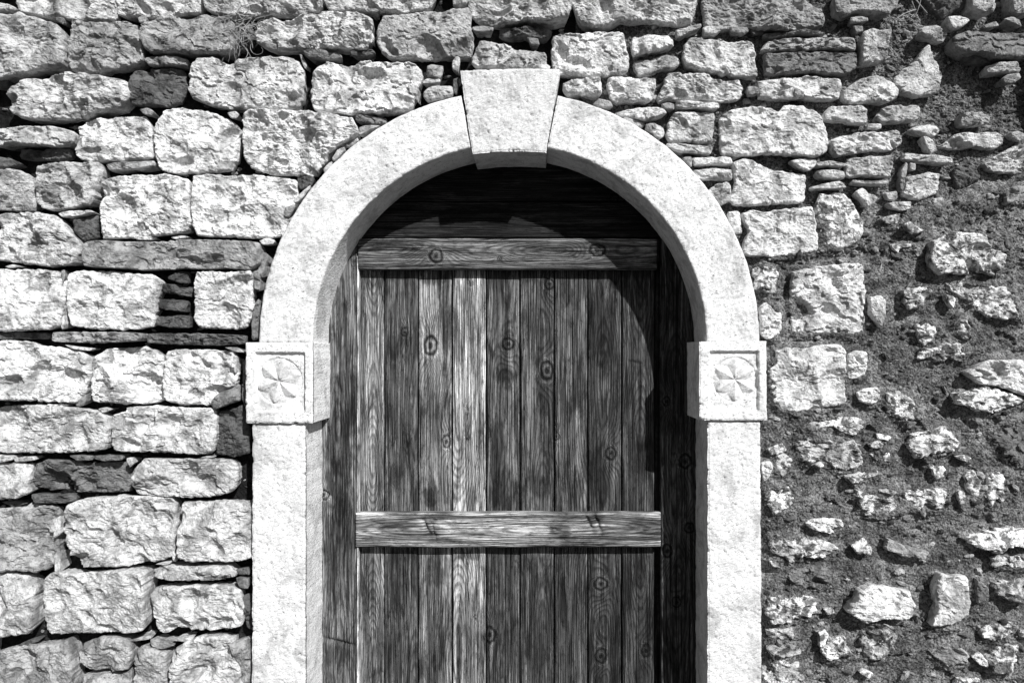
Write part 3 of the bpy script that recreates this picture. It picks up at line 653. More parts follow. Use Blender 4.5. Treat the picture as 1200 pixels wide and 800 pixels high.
MASK = np.zeros((900, 1300), bool)      # where a surveyed stone stands (for chips and mortar)
def raster(P, grow=1.0):
    A, c = poly_area_c(P); P = c + (P - c) * grow
    x0, y0 = np.floor(P.min(0)).astype(int) - 1; x1, y1 = np.ceil(P.max(0)).astype(int) + 1
    xs = np.arange(x0, x1 + 1); ys = np.arange(y0, y1 + 1); XX, YY = np.meshgrid(xs, ys)
    ins = np.zeros(XX.shape, bool); k = len(P)
    for i in range(k):
        ax, ay = P[i]; bx, by = P[(i + 1) % k]
        cnd = ((ay > YY) != (by > YY)) & (XX < (bx - ax) * (YY - ay) / ((by - ay) or 1e-9) + ax)
        ins ^= cnd
    gx_, gy_ = XX + 50, YY + 50
    ok = ins & (gx_ >= 0) & (gx_ < 1300) & (gy_ >= 0) & (gy_ < 900)
    MASK[gy_[ok], gx_[ok]] = True

random.seed(3)
for i, (tone, p, P) in enumerate(STONES):
    A, c = poly_area_c(P); size = math.sqrt(A)
    sx, sy = c
    if p is None:
        if tone < 0.2: p = -4
        else: p = min(6, size * 0.08) + random.uniform(-2, 3)
        if size < 14: p -= 3
    if sx > 880 and sy > 300: p = p * 0.85 + 0.5 + (3.5 if tone > 0.57 else 0)
    rough = 1.0
    if sx > 860 and sy > 300: rough = 1.15
    if tone < 0.2: rough = 1.2
    if size < 24: rough *= 0.8
    V, F, T = stone_geom(P, p, 100 + i * 17, step=1.45 if size > 18 else 1.2, rough=rough, jag=2.4 if (sx > 890 and sy > 300 and tone < 0.58) else 1.0)
    smear = sx > 885 and sy > 250 and 0.3 < tone < 0.57
    mesh_obj("stone", V, F, M_SMEAR if smear else M_STONE, wall, T, smooth=False, color=min(0.92, tone * (1.27 if tone > 0.4 else 1.28 if tone > 0.27 else 1.1) * (1.08 if smear else 1)))
    raster(P)

# stones of the wall beyond the surveyed part, one joined piece
def join_stuff(items):
    Vs, Fs, Ts = [], [], []; off = 0
    for V, F, T in items:
        Vs.append(V); Fs.append(F + off); Ts.append(T + off); off += len(V)
    return np.vstack(Vs), np.vstack(Fs), np.vstack(Ts)
rnd = random.Random(11)
items = []
def courses(x0, x1, y0, y1):
    y = y0
    while y < y1 - 12:
        hgt = rnd.uniform(38, 76)
        if y + hgt > y1 - 30: hgt = y1 - y
        x = x0
        while x < x1 - 12:
            w = rnd.uniform(45, 130)
            if x + w > x1 - 40: w = x1 - x
            g = 2.5; q = lambda: rnd.uniform(0, 7)
            P = [(x + g + q(), y + g), (x + w * .3, y + g + q() * .5), (x + w * .7, y + g + q() * .5), (x + w - g - q(), y + g), (x + w - g, y + g + q() + 4), (x + w - g - q() * .4, y + hgt * .5),
                 (x + w - g, y + hgt - g - q()), (x + w - g - q(), y + hgt - g), (x + w * .5, y + hgt - g - q() * .4), (x + g + q(), y + hgt - g), (x + g, y + hgt - g - q()), (x + g + q() * .4, y + hgt * .45), (x + g, y + g + q())]
            items.append(stone_geom(np.array(P), rnd.uniform(1, 7), rnd.randrange(9000), step=4.0))
            x += w
        y += hgt
courses(-480, -17, -300, 1040); courses(1217, 1700, -300, 1040)
courses(-17, 1217, -300, -17); courses(-17, 286, 817, 1040); courses(900, 1217, 817, 1040)
V, F, T = join_stuff(items)
mesh_obj("stone", V, F, M_OUTER, wall, T, kind="stuff")

# bedding and mortar behind and between the stones
CXA, CYA = 597.0, 400.0
def in_opening(x, y, m=0.0):
    up = (y < CYA) & ((x - CXA) ** 2 + (y - CYA) ** 2 < (288 - m) ** 2)
    lo = (y >= CYA) & (x > 300 + m) & (x < 888 - m)
    return up | lo
def blur(a, k):
    for ax in (0, 1):
        c = np.cumsum(np.concatenate([np.repeat(a.take([0], ax), k + 1, ax), a, np.repeat(a.take([-1], ax), k, ax)], ax), ax)
        a = (c.take(range(2 * k + 1, c.shape[ax]), ax) - c.take(range(0, c.shape[ax] - 2 * k - 1), ax)) / (2 * k + 1)
    return a
MB = blur(MASK.astype(float), 7)
def mb_at(x, y):
    return MB[np.clip(np.asarray(y) + 50, 0, 899).astype(int), np.clip(np.asarray(x) + 50, 0, 1299).astype(int)]
def bed_height(x, y):
    deep = -26 + 3.5 * fbm(x / 16, y / 16, 61, 4)
    mx = sst(872, 905, x + 14 * gn(x / 30, y / 30, 70)) * sst(250, 315, y + 0.25 * (1000 - x) * 0 + 22 * gn(x / 45, y / 45, 71) + 0.28 * (x - 900) * (x > 900))
    shallow = -6.5 + 8.0 * fbm(x / 55, y / 48, 62, 3) + 1.3 * ridged(x / 26, y / 17, 63, 3) + 1.3 * fbm(x / 6.5, y / 5, 64, 3) + 0.7 * gn(x / 2.9, y / 2.7, 68) + 18 * mb_at(x, y) * (1 - mb_at(x, y))
    cav = sst(0.25, 0.55, fbm(x / 28, y / 20, 81, 3)); shallow = shallow - 5 * cav
    deb = sst(680, 760, x + 20 * gn(x / 40, y / 40, 72)) * (1 - mx)
    rub = -17 + 3.5 * fbm(x / 13, y / 10, 65, 5) + 0.9 * gn(x / 2.9, y / 2.7, 69) + 2.5 * ridged(x / 9, y / 7, 66, 3)
    rub = rub - 8 * sst(985, 1030, x) * (1 - sst(120, 160, y))
    return (deep * (1 - deb) + rub * deb) * (1 - mx) + shallow * mx
def sheet(name, x0, x1, y0, y1, step, mat, kind=None):
    xs = np.arange(x0, x1 + step * 0.5, step); ys = np.arange(y0, y1 + step * 0.5, step)
    X, Y = np.meshgrid(xs, ys); H = bed_height(X, Y)
    F = grid_faces(len(ys), len(xs))
    V = toworld(X, Y, H).reshape(-1, 3)
    fc = F.min(1); cxm = X.ravel()[fc] + step / 2; cym = Y.ravel()[fc] + step / 2
    F = F[~in_opening(cxm, cym, 6)]
    used = np.zeros(len(V), bool); used[F.ravel()] = True; idx = np.cumsum(used) - 1
    return mesh_obj(name, V[used], idx[F], mat, wall, kind=kind, smooth=False)
sheet("joint_bed", -480, 676, -300, 1040, 4.0, M_BED)
sheet("mortar", 676, 1240, -20, 820, 1.25, M_MORTAR)
sheet("mortar", 1240, 1700, -20, 820, 5.0, M_MORTAR)
sheet("mortar", 676, 1700, -300, -20, 5.0, M_MORTAR)
sheet("mortar", 676, 1700, 820, 1040, 5.0, M_MORTAR)

# chips and pebbles in the mortar and joints
ico_v = []; ph = (1 + 5 ** 0.5) / 2
for a, b_ in ((1, ph), (-1, ph), (1, -ph), (-1, -ph)):
    ico_v += [(0, a, b_), (a, b_, 0), (b_, 0, a)]
ico_v = np.array(ico_v); ico_v = ico_v / np.linalg.norm(ico_v[0])
ico_f = []
for i in range(12):
    for j in range(i + 1, 12):
        for k in range(j + 1, 12):
            a, b_, c_ = ico_v[i], ico_v[j], ico_v[k]
            if max(np.linalg.norm(a - b_), np.linalg.norm(b_ - c_), np.linalg.norm(a - c_)) < 1.2:
                ico_f.append((i, j, k) if np.dot(np.cross(b_ - a, c_ - a), a) > 0 else (i, k, j))
ico_f = np.array(ico_f)
# subdivided once for a less regular pebble
def sub(v, f):
    v = [tuple(x) for x in v]; cache = {}; out = []
    def mid(a, b):
        k = (min(a, b), max(a, b))
        if k not in cache:
            m_ = (np.array(v[a]) + np.array(v[b])); m_ /= np.linalg.norm(m_); cache[k] = len(v); v.append(tuple(m_))
        return cache[k]
    for a, b, c in f:
        x, y, z = mid(a, b), mid(b, c), mid(c, a); out += [(a, x, z), (x, b, y), (z, y, c), (x, y, z)]
    return np.array(v), np.array(out)
sub_v, sub_f = sub(ico_v, ico_f)
Vs, Ts, off = [], [], 0
r = np.random.default_rng(21)
cnt = 0
for k in range(6000):
    zone = r.random()
    if zone < 0.28: x, y = r.uniform(888, 1216), r.uniform(250, 816)
    elif zone < 0.70: x, y = r.uniform(690, 1216), r.uniform(-15, 300)
    else: x, y = r.uniform(-15, 690), r.uniform(-15, 816)
    if in_opening(np.array(x), np.array(y), -8) or MASK[int(y) + 50, int(x) + 50]: continue
    s_ = r.uniform(0.6, 1.7) if r.random() < 0.88 else r.uniform(2.0, 4.2)
    if zone >= 0.70: s_ = r.uniform(1.2, 3.2)
    v = sub_v * (1 + 0.35 * r.normal(0, 0.5, (len(sub_v), 1)).clip(-1, 1))
    v = v * np.array([s_ * r.uniform(0.9, 2.0), s_ * r.uniform(0.5, 1.0), s_ * r.uniform(0.6, 1.1)])
    an = r.normal(0, 0.5) ; ca, sa = math.cos(an), math.sin(an)
    hx = float(bed_height(np.array(x), np.array(y)))
    X = x + v[:, 0] * ca - v[:, 1] * sa; Y = y + v[:, 0] * sa + v[:, 1] * ca; H = hx + 0.3 * s_ + v[:, 2]
    Vs.append(toworld(X, Y, H)); Ts.append(sub_f[:, ::-1] + off); off += len(v); cnt += 1
mesh_obj("stone_chips", np.vstack(Vs), None, M_CHIP, wall, np.vstack(Ts), kind="stuff", smooth=False)

# the body of the wall behind, and an unseen solid block closing off the doorway
def box(name, x0, x1, y0, y1, p0, p1, mat, parent, **kw):
    c = [(x, y, p) for x in (x0, x1) for y in (y0, y1) for p in (p0, p1)]
    V = np.array([W(*q) for q in c])
    F = np.array([(0, 1, 3, 2), (4, 6, 7, 5), (0, 4, 5, 1), (2, 3, 7, 6), (0, 2, 6, 4), (1, 5, 7, 3)])
    return mesh_obj(name, V, F, mat, parent, smooth=False, **kw)
box("wall_core", -480, 292, -300, 1040, -200, -36, M_CORE, wall)
box("wall_core", 902, 1700, -300, 1040, -200, -36, M_CORE, wall)
box("wall_core", 292, 902, -300, 104, -200, -36, M_CORE, wall)
box("wall_core", 292, 902, 104, 1040, -200, -90, M_CORE, wall)

# ------------------------------------------------------------------ dressed stone surround
arch = thing("stone_arch", "pale dressed stone arch with keystone, jambs and two carved rosette blocks framing the wooden door", "arch", W(597, 1040))
def loc_(x, y, p):              # seen position -> survey position on a plane standing p out of the wall
    k = 1 - p / DIST
    return EX + (x - EX) * k, EZ + (y - EZ) * k

def voussoir(a0, a1, p, tone, seed):
    st = 1.6
    n = int(abs(math.radians(a1 - a0)) * 260 / st); th = np.radians(np.linspace(a0, a1, n))
    Ro, Ri = 292.0, 229.5
    sec = [(Ro - 2, -45), (Ro - 1, -20), (Ro, -8), (Ro, p - 2.2), (Ro - 0.8, p - 0.7)]
    sec += [(rr, p) for rr in np.linspace(Ro - 2.2, Ri + 2.2, 40)]
    sec += [(Ri + 0.8, p - 0.7), (Ri, p - 2.2)] + [(Ri, q) for q in np.linspace(p - 5, -62, 26)]
    sec = np.array(sec); m = len(sec)
    RR = np.repeat(sec[:, :1], n, 1); PP = np.repeat(sec[:, 1:], n, 1); TH = np.repeat(th[None, :], m, 0)
    s_ = TH * 260
    face = (sst(-2.5, -0.8, PP - p))
    PP = PP + face * (1.0 * fbm(s_ / 22, RR / 22, seed, 3) + 0.55 * fbm(s_ / 5, RR / 4, seed + 3, 3) - 2.0 * sst(0.30, 0.5, fbm(s_ / 5, RR / 4, seed + 9, 3)))
    # worn and chipped arrises
    ch = sst(0.15, 0.6, fbm(s_ / 9, RR * 0 + 3, seed + 5, 3)); eo = np.exp(-np.abs(RR - Ro) / 2.2) * face; ei = np.exp(-np.abs(RR - Ri) / 1.8) * face
    PP = PP - ch * (2.4 * eo + 1.6 * ei)
    RR = RR + 0.9 * fbm(s_ / 18, PP / 14, seed + 2, 3) * np.where(RR > 260, 1, 0.6)
    X = CXA + RR * np.cos(TH); Y = CYA - RR * np.sin(TH)
    # edges at the joints
    e0 = np.minimum(np.arange(n), np.arange(n)[::-1]) * 1.6
    PP = PP - np.where(e0 < 1.6, (1.6 - e0) * 0.9, 0)[None, :] * face
    F = grid_faces(m, n)
    V = toworld(X, Y, PP).reshape(-1, 3)
    # end caps
    c0 = np.arange(m) * n; c1 = c0 + n - 1
    T = [];
    for cc, fl in ((c0, 0), (c1, 1)):
        for i in range(1, m - 1):
            t_ = (cc[0], cc[i], cc[i + 1]); T.append(t_[::-1] if fl else t_)
    if a1 > a0: F = F[:, ::-1]
    mesh_obj("voussoir", V, F, M_DRESSED, arch, np.array(T), color=tone)
voussoir(180.4, 101.1, 5, 0.74, 31)
voussoir(-0.4, 78.8, 5, 0.75, 47)

def dressed(name, TL, TR, BR, BL, p, depth, tone, seed, parent, st=1.6, relief=None, wear=1.0, warp=0.8, bulge=None):
    TL, TR, BR, BL = [np.array(loc_(q[0], q[1], p)) for q in (TL, TR, BR, BL)]
    w = max(np.linalg.norm(TR - TL), np.linalg.norm(BR - BL)); h = max(np.linalg.norm(BL - TL), np.linalg.norm(BR - TR))
    nc, nr = int(w / st) + 2, int(h / st) + 2
    u = np.linspace(0, 1, nc)[None, :]; v = np.linspace(0, 1, nr)[:, None]
    X = (TL[0] * (1 - u) + TR[0] * u) * (1 - v) + (BL[0] * (1 - u) + BR[0] * u) * v
    Y = (TL[1] * (1 - u) + TR[1] * u) * (1 - v) + (BL[1] * (1 - u) + BR[1] * u) * v
    if bulge is not None: X, Y = bulge(X, Y, u + 0 * v, v + 0 * u)
    dx = np.minimum(u * w, (1 - u) * w) + 0 * v; dy = np.minimum(v * h, (1 - v) * h) + 0 * u
    D = np.minimum(dx, dy)
    H = p + wear * (0.9 * fbm(X / 22, Y / 22, seed, 3) + 0.5 * fbm(X / 5, Y / 4, seed + 3, 3) - 1.9 * sst(0.30, 0.5, fbm(X / 5, Y / 4, seed + 9, 3)))
    H = H - 1.4 * np.clip(1 - D / 1.6, 0, 1) ** 2 - 3.0 * sst(0.18, 0.65, fbm(X / 8, Y / 8, seed + 5, 3)) * np.exp(-D / 1.8)
    if relief is not None: H = relief(X, Y, H)
    nx = fbm(Y / 16, X / 16, seed + 21, 3) * warp; 
    edge = np.exp(-D / 2.0)
    X = X + nx * edge; Y = Y + fbm(X / 16, Y / 16, seed + 22, 3) * warp * edge
    V = [toworld(X, Y, H).reshape(-1, 3)]; F = [grid_faces(nr, nc)]
    idx = np.arange(nr * nc).reshape(nr, nc)
    loop = np.concatenate([idx[0, :-1], idx[:-1, -1], idx[-1, :0:-1], idx[:0:-1, 0]])
    bx, by, bh = X.ravel()[loop], Y.ravel()[loop], H.ravel()[loop]
    steps = int((p + depth) / 3); nl = len(loop); off = nr * nc; prev = loop
    for k in range(1, steps + 1):
        t = k / steps; hh = bh * (1 - t) + (-depth) * t
        jx = bx + 0.5 * wear * fbm(by / 12, hh / 8, seed + 40, 3); jy = by + 0.4 * wear * fbm(bx / 12, hh / 8, seed + 41, 3)
        V.append(toworld(jx, jy, hh)); cur = off + np.arange(nl)
        F.append(np.stack([prev, np.roll(prev, -1), np.roll(cur, -1), cur], -1)[:, ::-1]); prev = cur; off += nl
    V = np.vstack(V); F = np.vstack([F[0], F[1 + 0:] and np.vstack(F[1:])])
    F[:(nr - 1) * (nc - 1)] = F[:(nr - 1) * (nc - 1)][:, ::-1]
    return mesh_obj(name, V, F[:, ::-1], M_DRESSED, parent, color=tone)

def key_bulge(X, Y, u, v):      # the soffit of the keystone follows the arch, its top is slightly crowned
    return X, Y - 2.5 * v * (1 - (2 * u - 1) ** 2) - 1.5 * (1 - v) * (1 - (2 * u - 1) ** 2)
dressed("keystone", (539, 82.5), (657, 80.5), (640, 179), (553.5, 180.5), 8, 62, 0.66, 71, arch, bulge=key_bulge)
dressed("jamb_stone", (295.5, 496), (358, 496), (358, 1070), (295, 1070), 4, 62, 0.75, 81, arch, warp=1.2)
dressed("jamb_stone", (829.5, 493), (891.5, 493), (894, 1070), (829.5, 1070), 4, 62, 0.74, 91, arch, warp=1.2)
def recess(x0, x1, y0, y1, p, ccx, ccy, rad):
    ccx, ccy = loc_(ccx, ccy, p - 5); a = loc_(x0, y0, p); b_ = loc_(x1, y1, p)
    def f(X, Y, H):
        w_ = 0.7 * fbm(X / 9, Y / 9, 5, 3)
        m_ = sst(-0.6, 0.9, X - a[0] + w_) * sst(-0.6, 0.9, b_[0] - X + w_) * sst(-0.6, 0.9, Y - a[1] + w_) * sst(-0.6, 0.9, b_[1] - Y + w_)
        return H - 4.0 * m_ - 1.6 * (1 - sst(rad - 0.8, rad + 0.8, np.hypot(X - ccx, Y - ccy))) + 0.35 * (fbm(X / 5, Y / 5, 8, 2)) * m_
    return f
LB = dressed("impost_block", (287.5, 401), (366.5, 401), (366.5, 495.5), (288, 495.5), 9, 62, 0.82, 55, arch, st=1.0, relief=recess(299, 357, 413, 482, 9, 327.5, 446.5, 27), wear=0.55, warp=1.0)
RB = dressed("impost_block", (819.5, 400), (898.5, 399.5), (899, 492), (820, 492), 9, 62, 0.82, 65, arch, st=1.0, relief=recess(832, 889.5, 411.5, 480.5, 9, 861, 444.5, 26), wear=0.55, warp=1.0)
def rosette(cx_, cy_, rad, rot, parent, seed):
    p = 9 - 4.9
    cx_, cy_ = loc_(cx_, cy_, p)
    n = 150; m = 40
    th = np.linspace(0, 2 * math.pi, n, endpoint=False); rr = (np.arange(m) + 0.5) / (m - 0.5) * (rad + 1.0)
    R, TH = np.meshgrid(rr, th, indexing='ij')
    X = R * np.cos(TH); Y = -R * np.sin(TH)
    H = -0.6 - 0.9 * sst(0, rad, R) * 0
    H = H + 0 * R
    hp = np.full_like(R, -1.4)
    for k in range(6):
        a = math.radians(rot + 60 * k); u = X * math.cos(a) - Y * math.sin(a); v = X * math.sin(a) + Y * math.cos(a)
        tt = np.clip(u / rad, 0, 1); wid = 0.33 * rad * np.sin(math.pi * np.clip(tt, 0, 1) ** 1.15) ** 0.85 + 0.05
        inside = np.clip(1 - np.abs(v) / wid, 0, 1) * (u > 0) * (u < rad)
        hp = np.maximum(hp, -1.0 + 3.8 * inside ** 0.8 * np.minimum(1, wid / 3.5))
    H = hp + 0.3 * fbm(X / 4, Y / 4, seed, 3)
    H = H - 1.5 * sst(rad - 0.8, rad + 1.0, R)
    H[-1] -= 3
    V = toworld(cx_ + X, cy_ + Y, p + 0.5 + H).reshape(-1, 3)
    cv = toworld(np.array([cx_]), np.array([cy_]), np.array([p + 0.5 + H[0].mean()]))
    ci = len(V); j = np.arange(n); T = np.stack([np.full(n, ci), j, (j + 1) % n], -1)
    mesh_obj("rosette", np.vstack([V, cv]), grid_faces(m, n, True)[:, ::-1], M_DRESSED, parent, T, color=0.72)
rosette(327.5, 446.5, 27, 78, LB, 3)
rosette(861.0, 444.5, 26, 90, RB, 4)

# ------------------------------------------------------------------ timber
def board(name, x0, x1, y0, y1, depth, thick, tone, seed, parent, knots=(), horiz=False, stains_bands=(), freq=0.36, st=1.25, edge=0.8, wob=0.5, label=None, cuts=None):
    """x0..y1 as seen; the front lies `depth` behind the wall face."""
    a = loc_(x0, y0, -depth); b_ = loc_(x1, y1, -depth)
    nc = max(6, int((b_[0] - a[0]) / st)) + 1; nr = max(6, int((b_[1] - a[1]) / (st * (1 if horiz else 1.3)))) + 1
    u = np.linspace(0, 1, nc); v = np.linspace(0, 1, nr); Uu, Vv = np.meshgrid(u, v)
    X = a[0] + (b_[0] - a[0]) * Uu; Y = a[1] + (b_[1] - a[1]) * Vv
    k = 1 + depth / DIST
    SX = EX + (X - EX) / k; SY = EZ + (Y - EZ) / k      # seen coordinates (for the surveyed knots)
    r_ = np.random.default_rng(seed)
    if horiz: A, B = SY, SX; A0, A1 = y0, y1
    else: A, B = SX, SY; A0, A1 = x0, x1
    c0 = (A0 + A1) / 2 + r_.uniform(-0.5, 0.5) * (A1 - A0) * r_.choice([0.4, 1.6])
    hh = 5 + 22 * np.abs(fbm(B / 240, B * 0 + seed, 3, 2) + 0.25)
    wv = 2.0 * gn(B / 260, B * 0 + seed * 1.3, 5) + 0.5 * gn(B / 34, A / 18 + seed, 6)
    ring = np.sqrt((A - c0 + wv) ** 2 + hh ** 2) * freq * 1.7
    kn = np.zeros_like(ring); bump_ = np.zeros_like(ring)
    for (kx, ky, kr) in knots:
        ka, kb = (ky, kx) if horiz else (kx, ky)
        d = np.sqrt(((A - ka) * r_.uniform(0.85, 1.15)) ** 2 + ((B - kb) * r_.uniform(0.65, 1.05)) ** 2) + 0.18 * kr * gn(A / (kr * .8), B / (kr * .8), seed + 2) + 0.5 * gn(A / 2.5, B / 2.5, seed)
        dl = np.sqrt((A - ka) ** 2 + ((B - kb) * 0.40) ** 2)
        ring = ring + 2.6 * freq * kr * np.exp(-(dl / (1.55 * kr)) ** 2)
        w_ = np.exp(-(d / (1.2 * kr)) ** 4); ring = ring * (1 - w_) + (d * 0.42) * w_
        kn = kn * (d > kr * 1.6) + np.where(d <= kr * 1.6, np.exp(-((d - kr) / (0.20 * kr + 0.5)) ** 2) + 0.9 * (1 - sst(kr * 0.25, kr * 0.55, d)) - 0.7 * np.exp(-((d - kr * 0.66) / (0.12 * kr + 0.3)) ** 2) - 0.8 * np.exp(-((d - kr * 1.35) / (0.12 * kr + 0.4)) ** 2), 0)
        bump_ = bump_ - 1.2 * np.exp(-((d - kr) / 1.2) ** 2) + 0.4 * (d < kr * 0.9)
    sn = np.zeros_like(ring)
    for (sx_, sy_, rx, ry, am) in stains_bands:
        q = ((SX - sx_) / rx) ** 2 + ((SY - sy_) / ry) ** 2 + (1.5 * fbm(A / 3.5, B / 45, seed + 4, 4) + 1.0 * fbm(A / 12, B / 25, seed + 5, 3))
        sn = np.maximum(sn, am * (1 - sst(0.35, 1.2, q)))
    H = -depth + 0.35 * fbm(A / 4, B / 60, seed + 8, 3) + 0.5 * fbm(A / 30, B / 90, seed + 9, 2) + bump_
    if cuts:
        for (sx_, sy_, ln, wd, an, dp) in cuts:      # gouges
            ca, sa = math.cos(math.radians(an)), math.sin(math.radians(an))
            uu = (SX - sx_) * ca + (SY - sy_) * sa; vv = -(SX - sx_) * sa + (SY - sy_) * ca + 1.2 * gn(SX / 4, SY / 4, seed)
            H = H - dp * np.exp(-(uu / ln) ** 4 - (vv / wd) ** 2)
    De = np.minimum(np.minimum(Uu, 1 - Uu) * (b_[0] - a[0]), np.minimum(Vv, 1 - Vv) * (b_[1] - a[1]))
    H = H - edge * np.clip(1 - De / 1.5, 0, 1)
    wb = wob * fbm(Y / 60, X * 0 + seed, 17, 3) if not horiz else 0
    X = X + wb * np.where(Uu < 0.5, np.exp(-Uu * 12), np.exp(-(1 - Uu) * 12))
    if horiz: Y = Y + wob * 1.5 * fbm(X / 70, Vv.round() * 9 + seed, 19, 3) * np.exp(-De / 6)
    V = [toworld(X, Y, H).reshape(-1, 3)]; F = [grid_faces(nr, nc)]
    idx = np.arange(nr * nc).reshape(nr, nc)
    loop = np.concatenate([idx[0, :-1], idx[:-1, -1], idx[-1, :0:-1], idx[:0:-1, 0]])
    nl = len(loop); V.append(toworld(X.ravel()[loop], Y.ravel()[loop], np.full(nl, -depth - thick)))
    cur = nr * nc + np.arange(nl)
    F.append(np.stack([loop, cur, np.roll(cur, -1), np.roll(loop, -1)], -1))
    full = lambda q: np.concatenate([q.ravel(), q.ravel()[loop]])
    wc = np.stack([full(A), full(B), np.full(nr * nc + nl, seed * 7.31)], -1)
    wc[nr * nc:, 0] += thick
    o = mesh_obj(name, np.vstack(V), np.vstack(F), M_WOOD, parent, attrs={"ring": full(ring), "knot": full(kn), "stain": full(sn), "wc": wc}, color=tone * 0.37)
    if label: o["label"] = label
    return o

door = thing("plank_door", "weathered vertical plank door with a cross rail nailed over it, inside the stone arch", "door", W(597, 1040, -100))
BOT = 985
edges = [420.5, 450.2, 489.7, 529.8, 569.8, 609.3, 649.5, 688.8, 728.5, 767.2, 774.5]
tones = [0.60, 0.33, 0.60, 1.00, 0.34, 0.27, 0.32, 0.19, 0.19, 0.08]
kn = [[], [(474, 389, 3.5)], [(504.5, 405, 8), (523, 517, 5)], [(548, 477, 2), (548, 513, 2), (557, 723, 2), (552, 332, 2)],
      [(595.5, 403, 6.5), (574, 743, 6)], [(644, 333, 6), (641, 434, 7)], [(652, 511, 4)], [(716, 531, 6.5), (704, 684, 7), (704, 768, 6)], [(757, 762, 5)], []]
stn = [[(435, 330, 18, 14, .7), (436, 660, 16, 40, .5)],
       [(470, 400, 25, 90, .45), (470, 510, 20, 60, .4), (470, 700, 22, 60, .6), (470, 660, 24, 22, .8)],
       [(508, 325, 18, 12, .9), (505, 580, 12, 18, .9), (512, 665, 20, 28, .9), (505, 470, 16, 40, .4)],
       [(550, 648, 20, 10, .9), (535, 470, 5, 50, .3), (556, 580, 8, 14, .6)],
       [(596, 400, 16, 26, .5), (590, 440, 18, 12, .7), (590, 575, 20, 32, .8), (590, 700, 22, 110, .5), (588, 330, 18, 16, .5)],
       [(630, 360, 18, 40, .4), (625, 565, 16, 22, .7), (632, 700, 20, 50, .3)],
       [(662, 340, 12, 22, .8), (675, 575, 10, 30, .7), (672, 680, 16, 60, .5)],
       [(712, 400, 14, 60, .6), (700, 560, 18, 50, .7), (706, 720, 14, 50, .4)],
       [(745, 430, 10, 12, .7), (752, 520, 16, 14, .5), (748, 760, 18, 60, .5)], []]
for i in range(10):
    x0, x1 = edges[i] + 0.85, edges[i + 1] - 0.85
    board("plank", x0, x1, 306, BOT, 70 + (i * 37 % 5) * 0.35 + (1.5 if i == 9 else 0), 9, tones[i], 200 + i * 3, door, kn[i], stains_bands=[(a_, b_, c_ * .8, d_ * .8, e_ * .9) for a_, b_, c_, d_, e_ in stn[i]] + [((x0 + x1) / 2 + (i * 5 % 7) - 3, 735, 34, 75, 0.42), ((x0 + x1) / 2, 318, 30, 9 + i * 3 % 8, 0.6)], freq=[.45, .3, .26, .3, .28, .3, .26, .32, .3, .5][i],  # each plank also gets a darker band just below the lintel rail
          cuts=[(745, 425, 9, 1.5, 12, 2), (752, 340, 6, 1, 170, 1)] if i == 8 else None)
board("cross_rail", 416.5, 774.5, 601, 641, 56.5, 13, 0.72, 301, door, [], horiz=True, freq=0.3, edge=1.2, wob=1.0,
      stains_bands=[(740, 618, 40, 18, .5), (470, 615, 30, 16, .35), (696, 612, 12, 14, .7), (655, 622, 14, 8, .8), (505, 620, 8, 16, .5)],
      cuts=[(500, 618, 12, 2.2, 62, 3.5), (508, 622, 10, 1.5, 75, 3), (690, 612, 9, 2, 65, 3.5), (700, 612, 12, 2, 68, 3.5), (650, 620, 8, 1.5, 20, 2)])
box("hidden_backing", 395, 800, 290, 1040, -86, -80.5, M_CORE, door)  # unseen, added so no bright sky shows through the plank gaps

frame = thing("door_frame", "dark timber frame with side posts and boards filling the head of the stone arch", "door frame", W(597, 1040, -100))
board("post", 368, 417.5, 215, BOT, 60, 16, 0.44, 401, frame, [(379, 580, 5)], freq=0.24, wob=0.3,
      stains_bands=[(404, 480, 12, 130, .75), (398, 400, 8, 60, .5), (398, 640, 20, 90, .55), (392, 560, 10, 30, .8)],
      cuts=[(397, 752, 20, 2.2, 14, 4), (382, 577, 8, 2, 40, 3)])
board("sunlit_edge_strip", 418.0, 419.8, 300, BOT, 58.5, 11, 1.2, 407, frame, wob=0.1, st=0.8)  # sunlight on the post's inner side, put into the strip's pale tone
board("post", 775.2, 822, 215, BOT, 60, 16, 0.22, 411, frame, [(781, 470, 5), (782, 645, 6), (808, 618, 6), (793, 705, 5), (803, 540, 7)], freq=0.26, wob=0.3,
      stains_bands=[(790, 400, 12, 120, .6), (795, 720, 20, 60, .5)])
board("lintel_rail", 419, 770, 279.5, 315.5, 58, 12, 0.38, 421, frame, [(511, 300, 7), (700, 293, 6), (585, 303, 2.5)], horiz=True, freq=0.34, edge=1.2, wob=0.6,
      stains_bands=[(660, 290, 60, 8, .5), (450, 287, 30, 8, .4)])
board("head_board", 400, 800, 237, 278.5, 67, 10, 0.06, 431, frame, [], horiz=True, freq=0.3, wob=0.3, stains_bands=[(560, 255, 50, 16, .5)])  # shade under the arch put into the near-black tone of both head boards
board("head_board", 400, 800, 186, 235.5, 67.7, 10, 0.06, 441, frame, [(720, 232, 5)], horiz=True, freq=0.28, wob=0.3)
box("hidden_backing", 340, 850, 150, 400, -87.5, -81.8, M_CORE, frame)  # unseen, added behind the head boards to keep sky out of the gaps

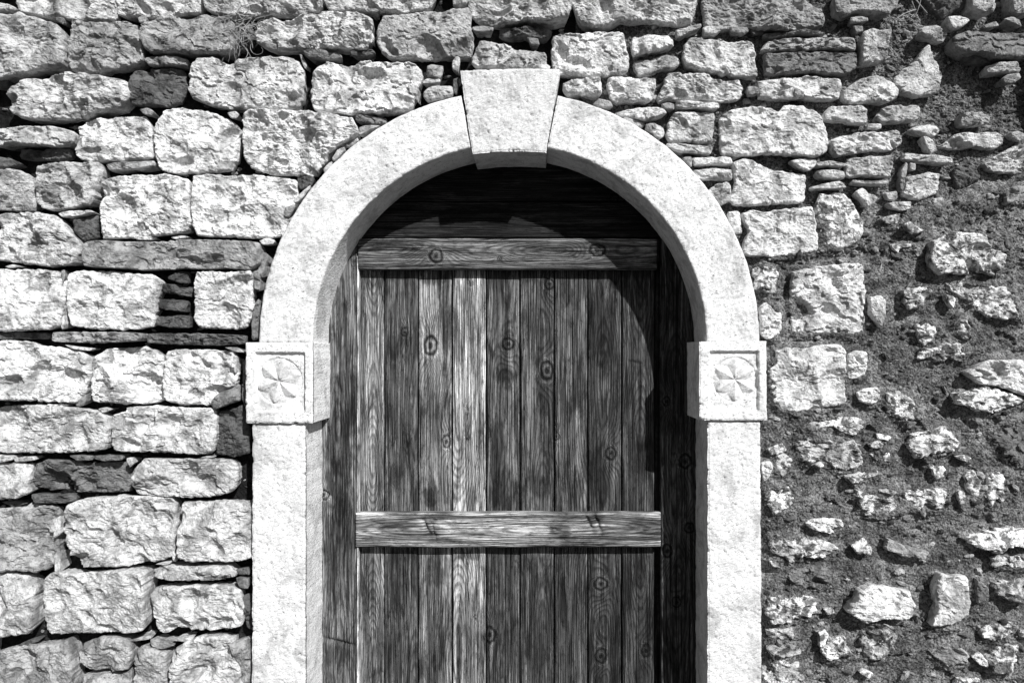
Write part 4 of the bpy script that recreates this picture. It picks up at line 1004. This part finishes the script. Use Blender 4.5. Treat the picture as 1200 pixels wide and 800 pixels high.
# ------------------------------------------------------------------ dry growth
def tubes(name, lines, rad, mat, parent=None):
    Vs, Fs, off = [], [], 0
    for P in lines:
        P = np.array(P); n = len(P)
        T = np.gradient(P, axis=0); T /= np.linalg.norm(T, axis=1, keepdims=True) + 1e-9
        up = np.array([0.3, 0.2, 1.0]); A = np.cross(T, up); A /= np.linalg.norm(A, axis=1, keepdims=True) + 1e-9; B = np.cross(T, A)
        rr = rad * np.linspace(1, 0.35, n)
        ring_ = [P + (A * math.cos(a) + B * math.sin(a)) * rr[:, None] for a in np.arange(5) * 2 * math.pi / 5]
        V = np.stack(ring_, 1); Vs.append(toworld(V[..., 0], V[..., 1], V[..., 2]).reshape(-1, 3)); Fs.append(grid_faces(n, 5, True) + off); off += n * 5
    return mesh_obj(name, np.vstack(Vs), np.vstack(Fs), mat, parent)
r = np.random.default_rng(5)
def tangle(cx_, cy_, n, spread, p0, rads, ln):
    out = []
    for k in range(n):
        x, y, p = cx_ + r.normal(0, spread * .35), cy_ + r.normal(0, spread * .45), p0 + r.uniform(-4, 2)
        a = r.uniform(0, 2 * math.pi); cur = r.normal(0, 0.16); e = r.normal(0.2, 0.3); pts = []
        for s_ in range(r.integers(9, ln)):
            pts.append((x, y, p)); a += cur + r.normal(0, 0.12); x += 1.7 * math.cos(a); y += 1.7 * math.sin(a) + 0.12; p += e + r.normal(0, .25); p = max(p, p0 - 6)
            if p > p0 + 12: e = -abs(e)
        out.append(pts)
    return out
weed = thing("dry_weed", "tangled tuft of dry curling weed growing from the joint at the top of the wall", "weed", W(284, 36, 4))
tubes("stem", tangle(284, 30, 22, 20, 6, 0.6, 24), 0.55, M_WEED, weed)
o = tubes("stem", tangle(285, 40, 60, 22, 7, 0.4, 20), 0.33, M_WEED, weed); o["kind"] = "stuff"
tw = thing("dry_twig", "thin bare dry twig hanging over the dark gap at the top right of the wall", "twig", W(1075, 15, 4))
tubes("stem", [[(1066 + 3 * t, -6 + 4 * t, 2 + t * .5) for t in np.linspace(0, 6, 9)], [(1078 - 2 * t * t * .1, -10 + 5 * t, 4) for t in np.linspace(0, 6, 9)]], 0.9, M_WEED, tw)
tubes("stem", [[(1072 - 4.6 * t, 13 + 0.9 * t + .25 * t * t, 3 + t * .3) for t in np.linspace(0, 5.6, 9)]], 0.8, M_WEED, tw)
tubes("stem", [[(1068 + t, 2 + 3 * t, 1 + t * .3) for t in np.linspace(0, 5, 7)], [(1070 + 2 * t, -4 + 3.4 * t, 2 + t * .3) for t in np.linspace(0, 7, 9)]], 0.5, M_WEED, tw)
